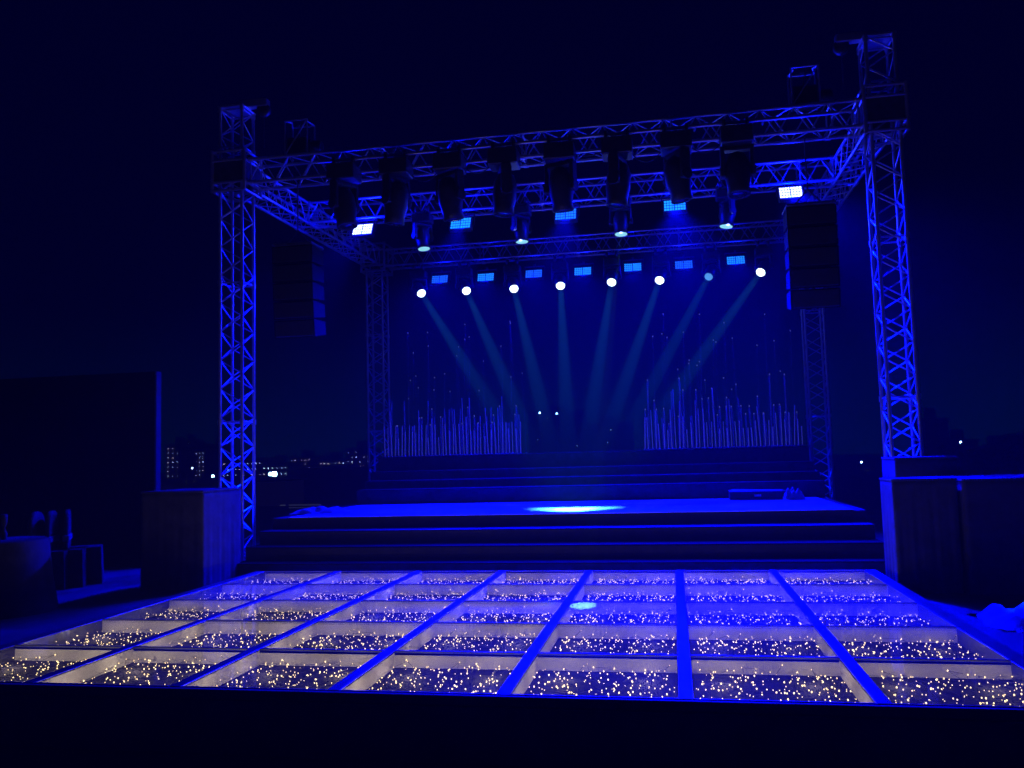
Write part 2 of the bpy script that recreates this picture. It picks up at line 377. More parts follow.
# ---------------------------------------------------------------- moving heads
def mh_meshes(s=1.0):
    b = MB(); b.box((-.19*s,-.13*s,-.17*s), (.19*s,.13*s,0), .015)
    base = b.mesh('base', BLACK)
    c = MB(); c.box((-.02,-.03,.0), (.02,.03,.05)); c.lathe([(.04,-.025), (.055,-.02), (.055,.02), (.04,.025)], 14, M=Matrix.Translation((0, 0, .09)) @ Matrix.Rotation(R(90), 4, 'Y'))
    clamp = c.mesh('clamp', STEEL)
    y = MB(); y.box((-.2*s,-.05*s,-.22*s), (.2*s,.05*s,-.175*s), .01)
    for sx in (-1,1):
        y.box((sx*.175*s-.025*s,-.055*s,-.48*s), (sx*.175*s+.025*s,.055*s,-.2*s), .012)
        y.lathe([(.06*s,-.015), (.06*s,.015)], 16, M=Matrix.Translation((sx*.2*s, 0, -.43*s)) @ Matrix.Rotation(R(90), 4, 'Y'))
    yoke = y.mesh('yoke', BLACK)
    h = MB(); h.lathe([(.05*s,.20*s), (.10*s,.17*s), (.135*s,.08*s), (.14*s,-.06*s), (.118*s,-.16*s), (.125*s,-.235*s), (.105*s,-.245*s), (.10*s,-.22*s)], 24)
    for k in range(6):
        a = k*math.pi/3; h.box((.125*s*math.cos(a)-.012,.125*s*math.sin(a)-.012,-.04*s), (.125*s*math.cos(a)+.012,.125*s*math.sin(a)+.012,.1*s))
    head = h.mesh('head', BLACK)
    return base, clamp, yoke, head
MHA = mh_meshes(1.0); MHB = mh_meshes(.86); MHC = mh_meshes(1.30)
for _m in MHC[:3]: _m.transform(Matrix.Diagonal((.80, 1, 1, 1)))
MHC[3].transform(Matrix.Diagonal((.88, .88, 1, 1)))
def lens_me(r, m):
    l = MB(); l.lathe([(r*.6,.012), (r,0), (r*.96,-.012), (r*.5,-.02)], 20); return l.mesh('lens', m)
LENS_ON = lens_me(.088, emit('lens_lit_white', (.75,.97,1), 5.0)); LENS_BLUE = lens_me(.078, emit('lens_lit_blue', (.12,.45,.95), 1.1))
LENS_MID = lens_me(.10, emit('lens_lit_pale_cyan', (.30,.80,.95), 1.3)); LENS_OFF = lens_me(.10, mat('lens_glass_dark', (.02,.02,.03), .08, 0, coat=1))
def moving_head(loc, target, meshes, lens, label, group, s=1.0, upright=True):
    t = thing('moving_head_light', loc, label, 'stage light', group)
    base, clamp, yoke, head = meshes
    put('base', base, t); put('clamp', clamp, t, (-.11*s, 0, 0)); put('clamp', clamp, t, (.11*s, 0, 0))
    d = Vector(target)-(Vector(loc)+Vector((0,0,-.43*s))); az = math.atan2(d.y, d.x)+math.pi/2
    y = put('yoke', yoke, t); y.rotation_euler = (0, 0, az)
    h = put('head', head, t, (0, 0, -.43*s)); h.rotation_mode = 'QUATERNION'; h.rotation_quaternion = d.to_track_quat('-Z', 'Y')
    l = put('lens', lens, h, (0, 0, -.232*s))
    return t, h, Vector(loc)+Vector((0,0,-.43*s)), d.normalized()
# front row: eight dark heads, unlit, hanging from the front beam
for k in range(8):
    x = .68+.752*k
    tilt = [(.3,-.2), (-.3,.1), (.2,.3), (-.15,-.1), (.1,.25), (-.2,0), (.3,.15), (.0,-.3), (.1,.2)][k]
    lab = ('leftmost' if k == 0 else 'rightmost' if k == 7 else ORD[k]+' from the left') + ' of the large unlit moving heads hanging from the front beam'
    moving_head((x, YF-.38, 5.37), (x+tilt[0], YF-.33+tilt[1], 3), MHC, LENS_OFF, lab, 'large unlit moving heads on the front beam', 1.30)
# the cross pipe their bases hang on
p = thing('hanging_pipe', (.3, YF-.38, 5.46), 'thin pipe along the front beam with the large moving heads clamped to it', 'pipe')
MB().tube((0,0,0), (6.9,0,0), .022, 10).build('pipe', ALU, p)
br = MB()
for k in range(9): br.path([(.04+k*.85,0,.0), (.04+k*.85,.16,.0)], .014)
br.build('bracket', STEEL, p)
for k in range(7):
    x = .68+.752*k
    t = thing('power_cable', (x+.1, YF-.30, 5.33), 'thin black cable sagging between two moving heads on the front beam', 'cable', 'cables looping between the moving heads')
    pts = [(i/10*.55, 0, -(.10+.05*((k*7) % 4))*(1-(i/5-1)**2)) for i in range(11)]
    MB().path(pts, .007, 6).build('cable', BLACK, t)
# second row: four heads with pale cyan lenses between the big panels
for k, (px, py) in enumerate([(422,244), (521,239), (621,231), (728,223)]):
    q = at(px, py, 'y', 8.45); loc = q+Vector((0, .02, .60)); loc.z = min(loc.z, BZ0-.11)
    dirs = [(.5,-.4,-4), (.2,-.15,-4), (-.05,-.5,-4), (-.6,-.3,-4)][k]
    t, h, hp, d = moving_head((q.x, 8.5, BZ0-.03), (q.x+dirs[0], 8.5+dirs[1], 4.4+dirs[2]), MHB, LENS_MID,
        ORD[k].capitalize()+' from the left of four pale cyan moving heads under the middle beam', 'moving heads under the middle beam', .86)
for k, (px, py) in enumerate([(422,244), (521,239), (621,231), (728,223)]):
    q = at(px, py, 'y', 8.45); l = bpy.data.lights.new('lens_glow', 'POINT'); l.energy = 14; l.color = (.12,.18,1); l.shadow_soft_size = .0
    o = bpy.data.objects.new('lens_glow', l); COL.objects.link(o); o.location = q+Vector((0,-.06,-.05))
# rear row: eight beam lights
TARGET = Vector((3.62, 7.0, .57))
lens_px = [(421.5,293.5), (466.5,291), (514,289), (560.5,286), (611.5,282.5), (659.5,280.5), (708.5,277), (760.5,272.5)]
for k, (px, py) in enumerate(lens_px):
    q = at(px, py, 'y', 11.75)
    TG = TARGET+Vector(((k-3.5)*.075, 0, 0)); d = (TG-q).normalized()
    hp = q - d*.21
    lab = ('leftmost' if k == 0 else 'rightmost' if k == 7 else ORD[k]+' from the left') + ' of the eight rear beam lights' + (' with a dim blue lens' if k == 6 else ' shining a white lens')
    t, h, hp2, dd = moving_head(hp+Vector((0,0,.37)), TG, MHB, LENS_BLUE if k == 6 else LENS_ON, lab, 'beam lights under the rear beam', .86)
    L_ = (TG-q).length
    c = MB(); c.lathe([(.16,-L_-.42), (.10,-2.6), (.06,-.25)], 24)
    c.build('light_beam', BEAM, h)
    spot('beam_lamp', q+d*.06, TG, 17000 if k != 6 else 6000, 6.6, 1.0, (.09,.62,1.0))
# drop bars linking rear heads to the beam
# ---------------------------------------------------------------- LED wash panels
def led_meshes(w, h):
    b = MB(); b.box((-w/2-.02,.0,-h/2-.02), (w/2+.02,.09,h/2+.02), .01)
    for k in range(7): b.box((-w/2+.02+k*(w-.04)/7,.09,-h/2+.01), (-w/2+.03+k*(w-.04)/7,.115,h/2-.01))
    housing = b.mesh('housing', BLACK)
    y = MB()
    for s in (-1,1): y.box((s*(w/2+.035)-.008,.03,-.02), (s*(w/2+.035)+.008,.06,h/2+.10))
    y.box((-w/2-.043,.03,h/2+.10), (w/2+.043,.06,h/2+.115)); y.box((-.02,.025,h/2+.115), (.02,.065,h/2+.17))
    bracket = y.mesh('bracket', STEEL)
    return housing, bracket
def grid_me(w, h, m, nx=8, ny=4):
    g = MB()
    for i in range(nx):
        for j in range(ny):
            gap = .22 if i != nx//2-1 else .42
            x0 = -w/2+w*i/nx; x1 = x0+w/nx*(1-gap); z0 = -h/2+h*j/ny; z1 = z0+h/ny*.74
            g.quad((x0,-.004,z0), (x1,-.004,z0), (x1,-.004,z1), (x0,-.004,z1))
    return g.mesh('led_grid', m)
LW, LH = .335, .185
HOUS, BRKT = led_meshes(LW, LH)
G_CYAN = grid_me(LW, LH, emit('led_cyan', (.01,.24,1), 2.4)); G_DIM = grid_me(LW, LH, emit('led_blue', (.01,.13,1), 2.0)); G_HOT = grid_me(LW, LH, emit('led_hot', (.55,.75,1), 4.0))
HF, BF = led_meshes(.33, .22)
GF_HOT = grid_me(.33, .22, emit('led_hot_front', (.6,.75,1), 5.0)); GF_MID = grid_me(.33, .22, emit('led_mid_front', (.01,.28,1), 2.6)); GF_BLUE = grid_me(.33, .22, emit('led_front', (.01,.18,1), 2.4))
def panel(q, grid, housing, bracket, label, group, tilt, yaw=0):
    t = thing('led_panel', q, label, 'stage light', group)
    for nm, me in (('housing', housing), ('bracket', bracket)):
        o = put(nm, me, t); o.rotation_euler = (R(tilt), 0, R(yaw))
    h = [c for c in t.children if c.name.startswith('housing')]
    o = put('led_grid', grid, t); o.rotation_euler = (R(tilt), 0, R(yaw))
    return t
BLUE = (.0,.0005,1.0)
fl = []
for k, (px, py) in enumerate([(363,229), (461,223), (566,214), (675,205), (791,192)]):
    q = at(px, py, 'y', 8.4)
    lab = ['leftmost large blue-white panel glowing under the middle beam', 'second large cyan panel from the left half hidden by a moving head', 'middle one of the five large panels, its top hidden by a moving head',
           'fourth large cyan panel from the left half hidden by a moving head', 'rightmost large blue-white panel glowing beside the right line array'][k]
    hot = k in (0, 4)
    t = panel(q, GF_HOT if hot else GF_MID if k in (1, 3) else GF_BLUE, HF, BF, lab, 'large panel lights under the middle beam', -28)
    l = spot('panel_wash', q+Vector((0,-.12,-.04)), ((-2.0, 4.0, 0), (1.7, 5.2, 0), (3.5, 5.0, 0), (5.4, 4.4, 0), (8.1, 3.6, 0))[k], (8000, 10000, 15000, 26000, 30000)[k], (52, 56, 60, 62, 66)[k], .9, BLUE)
    fl.append(l)
    l = bpy.data.lights.new('panel_glow', 'POINT'); l.energy = 260 if hot else 60; l.color = (.0,.002,1); l.shadow_soft_size = 0
    o = bpy.data.objects.new('panel_glow', l); COL.objects.link(o); o.location = q+Vector((0,-.10,-.02))
rear_px = [(440,279), (486,277), (534,273.5), (583,271), (633,267), (684,264.5), (736,260)]
for k, (px, py) in enumerate(rear_px):
    q = at(px, py, 'y', 11.95)
    lab = ('leftmost' if k == 0 else 'rightmost' if k == 6 else ORD[k]+' from the left') + ' of the seven small cyan panels under the rear beam'
    t = panel(q, G_CYAN if k in (3, 4, 6, 1) else G_DIM, HOUS, BRKT, lab, 'small panel lights under the rear beam', -24)
    spot('panel_wash', q+Vector((0,-.12,-.04)), (q.x, 7.6, .5), 5200, 84, .8, BLUE)
    l = bpy.data.lights.new('panel_glow', 'POINT'); l.energy = 22; l.color = (.0,.002,1); l.shadow_soft_size = 0
    o = bpy.data.objects.new('panel_glow', l); COL.objects.link(o); o.location = q+Vector((0,-.10,-.02))

# ---------------------------------------------------------------- light-up dance floor
NX, NY = 7, 5; IX, IY = .045, .016; D = -.112
li = MB()
li.quad((IX,1-IY,D), (1-IX,1-IY,D), (1-IX,1-IY,-.012), (IX,1-IY,-.012)); li.quad((IX,IY,-.012), (1-IX,IY,-.012), (1-IX,IY,D), (IX,IY,D))
li.quad((IX,IY,D), (IX,1-IY,D), (IX,1-IY,-.012), (IX,IY,-.012)); li.quad((1-IX,IY,-.012), (1-IX,1-IY,-.012), (1-IX,1-IY,D), (1-IX,IY,D))
LINER_ME = li.mesh('liner', LINER)
FLOOR_ME = MB().quad((IX,IY,D), (1-IX,IY,D), (1-IX,1-IY,D), (IX,1-IY,D)).mesh('floor_sheet', PITFLOOR)
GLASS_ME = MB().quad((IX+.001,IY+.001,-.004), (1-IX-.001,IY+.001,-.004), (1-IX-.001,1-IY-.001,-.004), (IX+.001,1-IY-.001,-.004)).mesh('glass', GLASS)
fr = MB(); fr.box((.041,.0015,-.03), (.959,IY,.0), .002); fr.box((.041,1-IY,-.03), (.959,.9985,0), .002)
FRAME_ME = fr.mesh('frame', mat('panel_frame_dark', (.10,.10,.11), .55, .1, noise=.3, nscale=6))
ICO = []
t_ = (1+5**.5)/2
iv = [Vector(v).normalized() for v in ((-1,t_,0),(1,t_,0),(-1,-t_,0),(1,-t_,0),(0,-1,t_),(0,1,t_),(0,-1,-t_),(0,1,-t_),(t_,0,-1),(t_,0,1),(-t_,0,-1),(-t_,0,1))]
iff = [(0,11,5),(0,5,1),(0,1,7),(0,7,10),(0,10,11),(1,5,9),(5,11,4),(11,10,2),(10,7,6),(7,1,8),(3,9,4),(3,4,2),(3,2,6),(3,6,8),(3,8,9),(4,9,5),(2,4,11),(6,2,10),(8,6,7),(9,8,1)]
def fairy(seed):
    r = random.Random(seed); b = MB(); w = MB()
    x0, x1, y0, y1 = IX+.02, 1-IX-.02, IY+.02, 1-IY-.02
    n = 17; m = 16; last = None
    for i in range(n):
        for jj in range(m):
            j = jj if i % 2 == 0 else m-1-jj
            if r.random() < .22+.22*math.sin(i*.9+seed)*math.cos(j*.8+seed*.7): continue
            nx_ = x0+(x1-x0)*(i+.5+r.gauss(0,.55))/n; ny_ = y0+(y1-y0)*(j+.5+r.gauss(0,.6))/m
            nx_ = min(max(nx_, x0), x1); ny_ = min(max(ny_, y0), y1)
            z = min(D+.008+abs(r.gauss(0, .024)), -.03)
            p = Vector((nx_, ny_, z)); s = r.choice((.0026, .0032, .0040, .0050))
            b.add([p+Vector((v.x*s, v.y*s, v.z*s*1.3)) for v in iv], iff, True)
            if last is not None: w.tube(last, p, .0011, 4, cap=False)
            last = p
    return b.mesh('fairy_bulbs', BULB), w.mesh('wire', WIRE)
FA = [fairy(s) for s in (3, 8, 21, 34, 55, 89)]
rows = ['front row', 'second row', 'third row', 'fourth row', 'back row']
cols = ['leftmost', 'second from the left', 'third from the left', 'middle', 'third from the right', 'second from the right', 'rightmost']
for j in range(NY):
    for i in range(NX):
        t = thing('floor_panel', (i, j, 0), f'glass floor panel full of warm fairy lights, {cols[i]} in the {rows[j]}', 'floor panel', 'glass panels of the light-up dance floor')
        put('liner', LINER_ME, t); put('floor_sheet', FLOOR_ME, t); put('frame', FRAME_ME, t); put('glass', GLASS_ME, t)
        fb, fw = FA[(i*5+j*2+(i*j) % 3) % 6]
        s_ = put('fairy_light_string', fb, t); put('wire', fw, s_)
        if rnd.random() < .5: s_.location = (1, 0, 0); s_.scale = (-1, 1, 1)
        for sx in (.24, .76):
            for sy in (.26, .74):
                pl = bpy.data.lights.new('panel_glow', 'POINT'); pl.energy = rnd.uniform(.62, .78)*(1.45-.10*i)*(1.15-.10*j)*(1-.82*math.exp(-((i-5.8)/2.3)**2-((j-2.1)/1.15)**2))*(1-.6*math.exp(-((i-.6)/1.3)**2-((j-3)/.9)**2)); pl.color = (1,.80,.60); pl.shadow_soft_size = 0
                po = bpy.data.objects.new('panel_glow', pl); COL.objects.link(po); po.location = (i+sx, j+sy, -.046)
dk = thing('dance_floor_frame', (3.5, 2.5, GROUND), 'painted metal frame of rails and a dark skirt around the glass dance floor', 'floor frame')
for i in range(NX+1):
    b = MB(); a = .041 if 0 < i < NX else .06; b.box((i-3.5-a, -2.5-.0, .0), (i-3.5+a, 2.5, .15), .004); 
    b.build('rail', RAIL, dk)
b = MB(); b.box((-3.56,-2.535,LOW-GROUND+.004), (3.56,-2.502,.146), .004); b.build('skirt', mat('skirt_cloth', (.10,.10,.11), .8, 0, noise=.3, nscale=3, bump=.3), dk)
b = MB(); b.box((-3.585,-2.548,.085), (3.585,-2.537,.093), .002); b.build('edge_trim', STEEL, dk)

# ---------------------------------------------------------------- stage
st = thing('stage', (3.37, 7.5, GROUND), 'low black stage with four wide steps and a pale blue lit top', 'stage')
def sb(a, b, name, m, bev=.006):
    MB().box((a[0]-3.37, a[1]-7.5, a[2]-GROUND), (b[0]-3.37, b[1]-7.5, b[2]-GROUND), bev).build(name, m, st)
ys = [5.22, 5.52, 5.86, 6.2]; zs = [.05, .22, .39, .56]
for k in range(3):
    e = .02*k
    sb((-.50+e, ys[k], GROUND), (7.30-e, ys[k+1], zs[k]), 'step', RISER)
    sb((-.50+e, ys[k]-.012, zs[k]), (7.30-e, ys[k+1], zs[k]+.012), 'tread', NOSE if k == 2 else NOSE_SHADE, .003)
sb((-.44, 6.2, GROUND), (7.24, 10.2, .548), 'platform', RISER)
sb((-.20, 6.18, .549), (7.10, 8.98, .562), 'stage_top', STAGE, .003)  # pale top cut short; dark ends stand in for the light's fall-off
sb((-.30, 9.0, .549), (7.25, 9.4, .79), 'rear_step', COVER); sb((-.30, 8.985, .79), (7.25, 9.4, .802), 'tread', NOSE, .003)
sb((-.30, 9.4, .549), (7.25, 9.8, .925), 'rear_step', COVER); sb((-.30, 9.385, .925), (7.25, 9.8, .937), 'tread', NOSE, .003)
sb((-.32, 9.8, .549), (7.24, 10.2, 1.08), 'rear_step', COVER); sb((-.32, 9.785, 1.08), (7.24, 10.2, 1.09), 'tread', NOSE, .003)
pl_ = thing('plinth', (3.45, 10.9, GROUND), 'long black plinth at the back of the stage under the glass rods', 'plinth')
MB().box((-3.8,-.68,0), (3.78,.6,1.33-GROUND), .01).build('body', RISER, pl_)
MB().box((-3.82,-.70,1.33-GROUND+.001), (3.80,.62,1.345-GROUND), .004).build('top', NOSE, pl_)
# glass rods in two banks
def rod_me(h, r, m, tip=False):
    b = MB(); b.lathe([(r,0), (r,h-.01), (r*.6,h)], 8); return b.mesh('rod', m)
RW = [rod_me(h, .008, ROD_W) for h in (.34, .46, .58, .70, .85, 1.05)]
RB = [rod_me(h, .013, ROD_B) for h in (.45, .58, .72, .88, 1.05, 1.25)]
FOOT = MB().lathe([(.026,0), (.026,.012), (.014,.02)], 10).mesh('foot', STEEL)
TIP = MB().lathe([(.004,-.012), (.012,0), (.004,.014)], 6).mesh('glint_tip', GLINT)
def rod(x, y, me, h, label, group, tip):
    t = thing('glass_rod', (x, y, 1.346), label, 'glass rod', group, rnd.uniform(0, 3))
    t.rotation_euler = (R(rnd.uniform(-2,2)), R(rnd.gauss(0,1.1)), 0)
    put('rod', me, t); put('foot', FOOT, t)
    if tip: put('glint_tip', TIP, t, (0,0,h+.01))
hW = (.34, .46, .58, .70, .85, 1.05); hB = (.45, .58, .72, .88, 1.05, 1.25)
for (xa, xb, side) in ((-.28, 2.28, 'left'), (4.50, 7.16, 'right')):
    n = 40
    for k in range(n):
        x = xa+(xb-xa)*k/(n-1)+rnd.uniform(-.008,.008)
        i = rnd.choices(range(6), (3,4,4,3,2,1))[0]
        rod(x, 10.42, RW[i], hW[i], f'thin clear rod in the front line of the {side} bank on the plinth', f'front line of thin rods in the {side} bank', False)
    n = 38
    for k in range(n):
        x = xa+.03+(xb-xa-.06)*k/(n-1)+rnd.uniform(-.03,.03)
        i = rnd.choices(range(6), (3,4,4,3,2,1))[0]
        rod(x, 10.75+rnd.uniform(-.08,.12), RB[i], hB[i], f'taller blue-glowing rod standing behind the front line of the {side} bank', f'taller blue rods in the {side} bank', rnd.random() < .6)
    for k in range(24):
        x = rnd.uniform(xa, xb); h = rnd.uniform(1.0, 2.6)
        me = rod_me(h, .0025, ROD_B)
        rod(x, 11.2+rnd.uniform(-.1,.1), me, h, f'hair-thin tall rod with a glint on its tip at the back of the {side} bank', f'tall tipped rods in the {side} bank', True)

# things left on the stage
def heap(name, loc, size, label, cat, m, seed):
    r = random.Random(seed); b = MB(); nx_, ny_ = 26, 12
    for j in range(ny_+1):
        for i in range(nx_+1):
            u, v = i/nx_*2-1, j/ny_*2-1; rr = max(abs(u), abs(v)) if False else (abs(u)**3+abs(v)**3)**(1/3)
            hgt = max(0, 1-rr**2.2)**.5*(.6+.4*math.sin(u*7+seed)*math.cos(v*5+seed*2)+.12*r.uniform(-1,1))
            b.v.append((u*size[0]*(1+.06*math.sin(5*v+seed)), v*size[1]*(1+.08*math.sin(6*u)), max(0, hgt)*size[2]))
    for j in range(ny_):
        for i in range(nx_): a = j*(nx_+1)+i; b.f.append((a, a+1, a+nx_+2, a+nx_+1)); b.sm.append(True)
    return tag(b.build(name, m, None, loc), label, cat)
FAB = mat('pale_fabric', (.38,.38,.42), .8, 0, noise=.2, nscale=9, bump=.5)
q = at(794, 500, 'y', 8.3); heap('folded_cloth', (q.x, 8.3, .563), (.16,.12,.20), 'crumpled pale cloth heap at the right end of the stage top', 'cloth', FAB, 2)
q = at(322, 512, 'y', 7.0); heap('rolled_carpet', (q.x, 7.0, .563), (.42,.20,.10), 'low crumpled pale sheet at the left end of the stage top', 'cloth', FAB, 5)
q = at(757, 500, 'y', 8.5)
cs = thing('flight_case', (q.x, 8.5, .563), 'low black flight case lying near the right end of the stage', 'flight case')
MB().box((-.40,-.14,.0), (.40,.14,.13), .012).build('body', BLACK, cs)
e = MB()
for sy in (-1,1):
    for z in (.006,.132): e.tube((-.4, sy*.141, z), (.4, sy*.141, z), .008, 6)
e.build('edge_profile', ALU, cs)
MB().box((-.05,-.152,.05), (.05,-.14,.08), .003).build('latch', ALU, cs)

# ---------------------------------------------------------------- black covered cubes beside the dance floor
def covered(name, x0, x1, y0, y1, z1, label, z0=GROUND, folds=True):
    t = thing(name, ((x0+x1)/2, (y0+y1)/2, z0), label, 'covered box', 'black cloth covered boxes')
    w, d, h = (x1-x0)/2, (y1-y0)/2, z1-z0
    b = MB(); n = 120
    ring = []
    per = [(-w,-d), (w,-d), (w,d), (-w,d)]
    pts = []
    for s in range(4):
        a = Vector(per[s]); c = Vector(per[(s+1) % 4]); m = n//4
        for k in range(m): pts.append((a.lerp(c, k/m), s))
    lv = [0, .25, .5, .75, .94, 1]
    for v in lv:
        for k, (p, s) in enumerate(pts):
            o = .012*(1-v)*math.sin(k*1.3)*math.sin(k*.37+1)
            nrm = [Vector((0,-1)), Vector((1,0)), Vector((0,1)), Vector((-1,0))][s]
            qx = p+nrm*o; sh = 0 if v < 1 else .012
            b.v.append((qx.x*(1-sh), qx.y*(1-sh), v*h))
    nn = len(pts)
    for j in range(len(lv)-1):
        for k in range(nn): b.f.append((j*nn+k, j*nn+(k+1) % nn, (j+1)*nn+(k+1) % nn, (j+1)*nn+k)); b.sm.append(True)
    b.f.append(tuple((len(lv)-1)*nn+k for k in range(nn))); b.sm.append(False)
    b.build('cover', COVER, t)
    s = MB(); s.box((-w-.006,-d-.006,h-.015), (w+.006,d+.006,h+.008), .004); s.build('lid', COVER, t)
covered('covered_box', -1.23, -.43, 4.42, 5.30, 1.0, 'black cloth covered cube left of the dance floor, its right side lit blue')
covered('covered_box', 7.12, 7.72, 4.35, 4.85, .97, 'tall black covered box at the right back corner of the dance floor')
covered('covered_box', 7.75, 9.1, 4.28, 5.3, .96, 'wide black covered box at the right edge behind the pool of blue light')
covered('covered_box', 7.40, 8.05, 5.35, 5.95, 1.17, 'taller black covered box standing in front of the right truss tower')

# big dark screen on the left with a lit edge
A = at(160, 367, 'y', 6.6); B = A+Vector((-7, .0, 0))
sc_ = thing('side_screen', (A.x, A.y, GROUND), 'large black screen wall on the left with a thin blue lit edge', 'screen')
dv = Vector((B.x-A.x, B.y-A.y, 0)); Ls = dv.length; sc_.rotation_euler = (0, 0, math.atan2(dv.y, dv.x))
MB().box((0.06,-.05,0), (Ls+2,.05,2.85), .01).build('panel', SCREENM, sc_)
MB().box((0.02,-.075,0), (.055,.055,2.85), .008).build('edge_post', mat('grey_post', (.05,.05,.055), .7, .0, noise=.2, nscale=4), sc_)

# ---------------------------------------------------------------- chairs and table on the left
def chair(loc, rz, label):
    t = thing('covered_chair', loc, label, 'chair', 'cloth covered chairs left of the dance floor', rz)
    b = MB(); n = 6
    b.add([(-.22,-.22,0), (.22,-.22,0), (.22,.22,0), (-.22,.22,0), (-.2,-.2,.46), (.2,-.2,.46), (.2,.2,.46), (-.2,.2,.46)], [(0,1,5,4), (1,2,6,5), (2,3,7,6), (3,0,4,7), (4,5,6,7)]); b.build('skirt', CLOTHM, t)
    k = MB(); prof = []
    for i in range(13):
        a = math.pi*i/12; prof.append((-.2*math.cos(a), .78+.16*math.sin(a)))
    prof = [(-.2,.46)]+prof+[(.2,.46)]
    m = len(prof)
    k.v = [(x, .17, z) for x, z in prof]+[(x, .22, z) for x, z in prof]
    k.f = [tuple(range(m)), tuple(range(2*m-1, m-1, -1))]+[(i, m+i, m+i+1, i+1) for i in range(m-1)]; k.sm = [False, False]+[True]*(m-1)
    k.build('backrest', CLOTHM, t)
    s = MB(); s.box((-.215,.155,.55), (.215,.235,.63), .01); s.build('sash', mat('sash_cloth', (.2,.2,.24), .6, 0, noise=.2), t)
for k, (px, py, rz) in enumerate([(52,588,1.9), (68,586,2.0), (84,583,2.15)]):
    q = at(px, py, 'z', GROUND); chair((q.x, q.y, GROUND), rz, ['nearest of three cloth covered chairs at the left', 'middle one of three cloth covered chairs at the left', 'farthest right of three cloth covered chairs at the left'][k])
q = at(2, 612, 'z', GROUND)
t = thing('draped_table', (q.x, q.y, GROUND), 'dark draped round table at the left edge of the terrace', 'table')
b = MB(); vs = []
for j, (rr, z) in enumerate(((.52,0), (.46,.35), (.42,.72), (.40,.74))):
    for i in range(48): a = 2*math.pi*i/48; o = rr*(1+(.05*math.sin(i*1.57*2) if z < .7 else 0)); b.v.append((o*math.cos(a), o*math.sin(a), z))
for j in range(3):
    for i in range(48): b.f.append((j*48+i, j*48+(i+1) % 48, (j+1)*48+(i+1) % 48, (j+1)*48+i)); b.sm.append(True)
b.f.append(tuple(144+i for i in range(48))); b.sm.append(False); b.build('cloth', CLOTHM, t)
MB().lathe([(.03,.74), (.035,.80), (.012,.86), (.03,.9), (.035,1.0), (.03,1.0)], 12).build('candle_glass', CLOTHM, t)

# ---------------------------------------------------------------- background: city, terrace edge, trees
WINM = emit('window_light_cool', (.6,.9,1), 12.0); WINW = emit('window_light_warm', (1,.85,.6), 8); LAMPM = emit('street_lamp_light', (.45,.95,1), 42.0); DIMW = emit('window_light_dim', (.5,.75,.8), 6.0)
QW = {m.name: MB().quad((-.5,0,-.5), (.5,0,-.5), (.5,0,.5), (-.5,0,.5)).mesh('window', m) for m in (WINM, WINW, LAMPM, DIMW)}
def building(px0, px1, pytop, Y, label, wins=8, cat='building', seed=0, roofbox=True):
    r = random.Random(seed*7+3)
    a = at(px0, pytop, 'y', Y); c = at(px1, pytop, 'y', Y); w = abs(c.x-a.x); h = a.z-GROUND; cx = (a.x+c.x)/2
    t = thing('city_building', (cx, Y, GROUND), label, cat, 'distant buildings of the night skyline')
    dd = max(3, w*.6)
    MB().box((-w/2,0,0), (w/2,dd,h), 0).build('wall', WALLM, t)
    roof = MB(); roof.box((-w/2-.1,-.1,h+.003), (w/2+.1,dd+.1,h+.25))
    if roofbox: roof.box((-w*.2, dd*.3, h+.253), (w*.15, dd*.6, h+1.0))
    roof.build('roof', WALLM, t)
    for k in range(int(wins*2.5)):
        fl_ = max(1, int(h/.42)); cl = max(1, int(w/.40))
        m = r.choice((WINM, WINW, DIMW, DIMW)); x = -w/2+(r.randrange(cl)+.5)*w/cl; z = (r.randrange(fl_)+.6)*h/fl_
        o = put('window', QW[m.name], t, (x, -.03, z)); o.scale = (r.uniform(.08,.16), 1, r.uniform(.07,.13))
    return t
building(166, 180, 447, 75, 'tall narrow tower block just right of the lit screen edge', 12, seed=1)
building(181, 190, 442, 90, 'slim dark tower second from the screen edge on the skyline', 10, seed=2)
building(191, 205, 452, 80, 'stepped block left of the front left truss tower', 12, seed=3)
building(206, 222, 446, 85, 'flat topped block half hidden by the front left truss tower', 9, seed=4)
building(222, 262, 462, 70, 'broad low block behind the front left truss tower', 10, seed=5)
building(262, 288, 466, 70, 'low wide block just right of the front left truss tower', 12, seed=6)
building(290, 318, 459, 88, 'mid height block with scattered lit windows near the mast', 14, seed=7)
building(319, 345, 462, 80, 'block left of the flat topped hotel on the skyline', 10, seed=8)
building(346, 370, 451, 78, 'flat topped block next to the back left truss tower', 10, seed=9)
building(528, 585, 414, 95, 'dark tall block seen through the gap between the rod banks', 2, seed=10)
building(586, 632, 425, 90, 'lower dark block right of the tall one in the gap between the rod banks', 1, seed=11)
building(925, 948, 422, 60, 'dark square block right of the front right truss tower', 0, seed=12)
building(950, 978, 443, 62, 'low dark house right of the square block', 1, seed=13)
building(979, 1040, 450, 60, 'long low dark building at the right edge of the skyline', 0, seed=14)
def lamp(px, py, Y, m, size, label):
    q = at(px, py, 'y', Y)
    t = thing('street_lamp', (q.x, Y, GROUND), label, 'lamp', 'distant lamps')
    MB().tube((0,0,0), (0,0,q.z-GROUND), .06, 6, .04).build('post', STEEL, t)
    MB().lathe([(size*.3,-size*.4), (size*.5,0), (size*.3,size*.4)], 10).build('lantern', m, t, (0,-.1,q.z-GROUND))
lamp(275, 474, 50, LAMPM, .42, 'bright cyan-white lamp right of the front left truss tower'); lamp(271, 474, 52, LAMPM, .3, 'second cyan-white lamp just left of the brightest lamp')
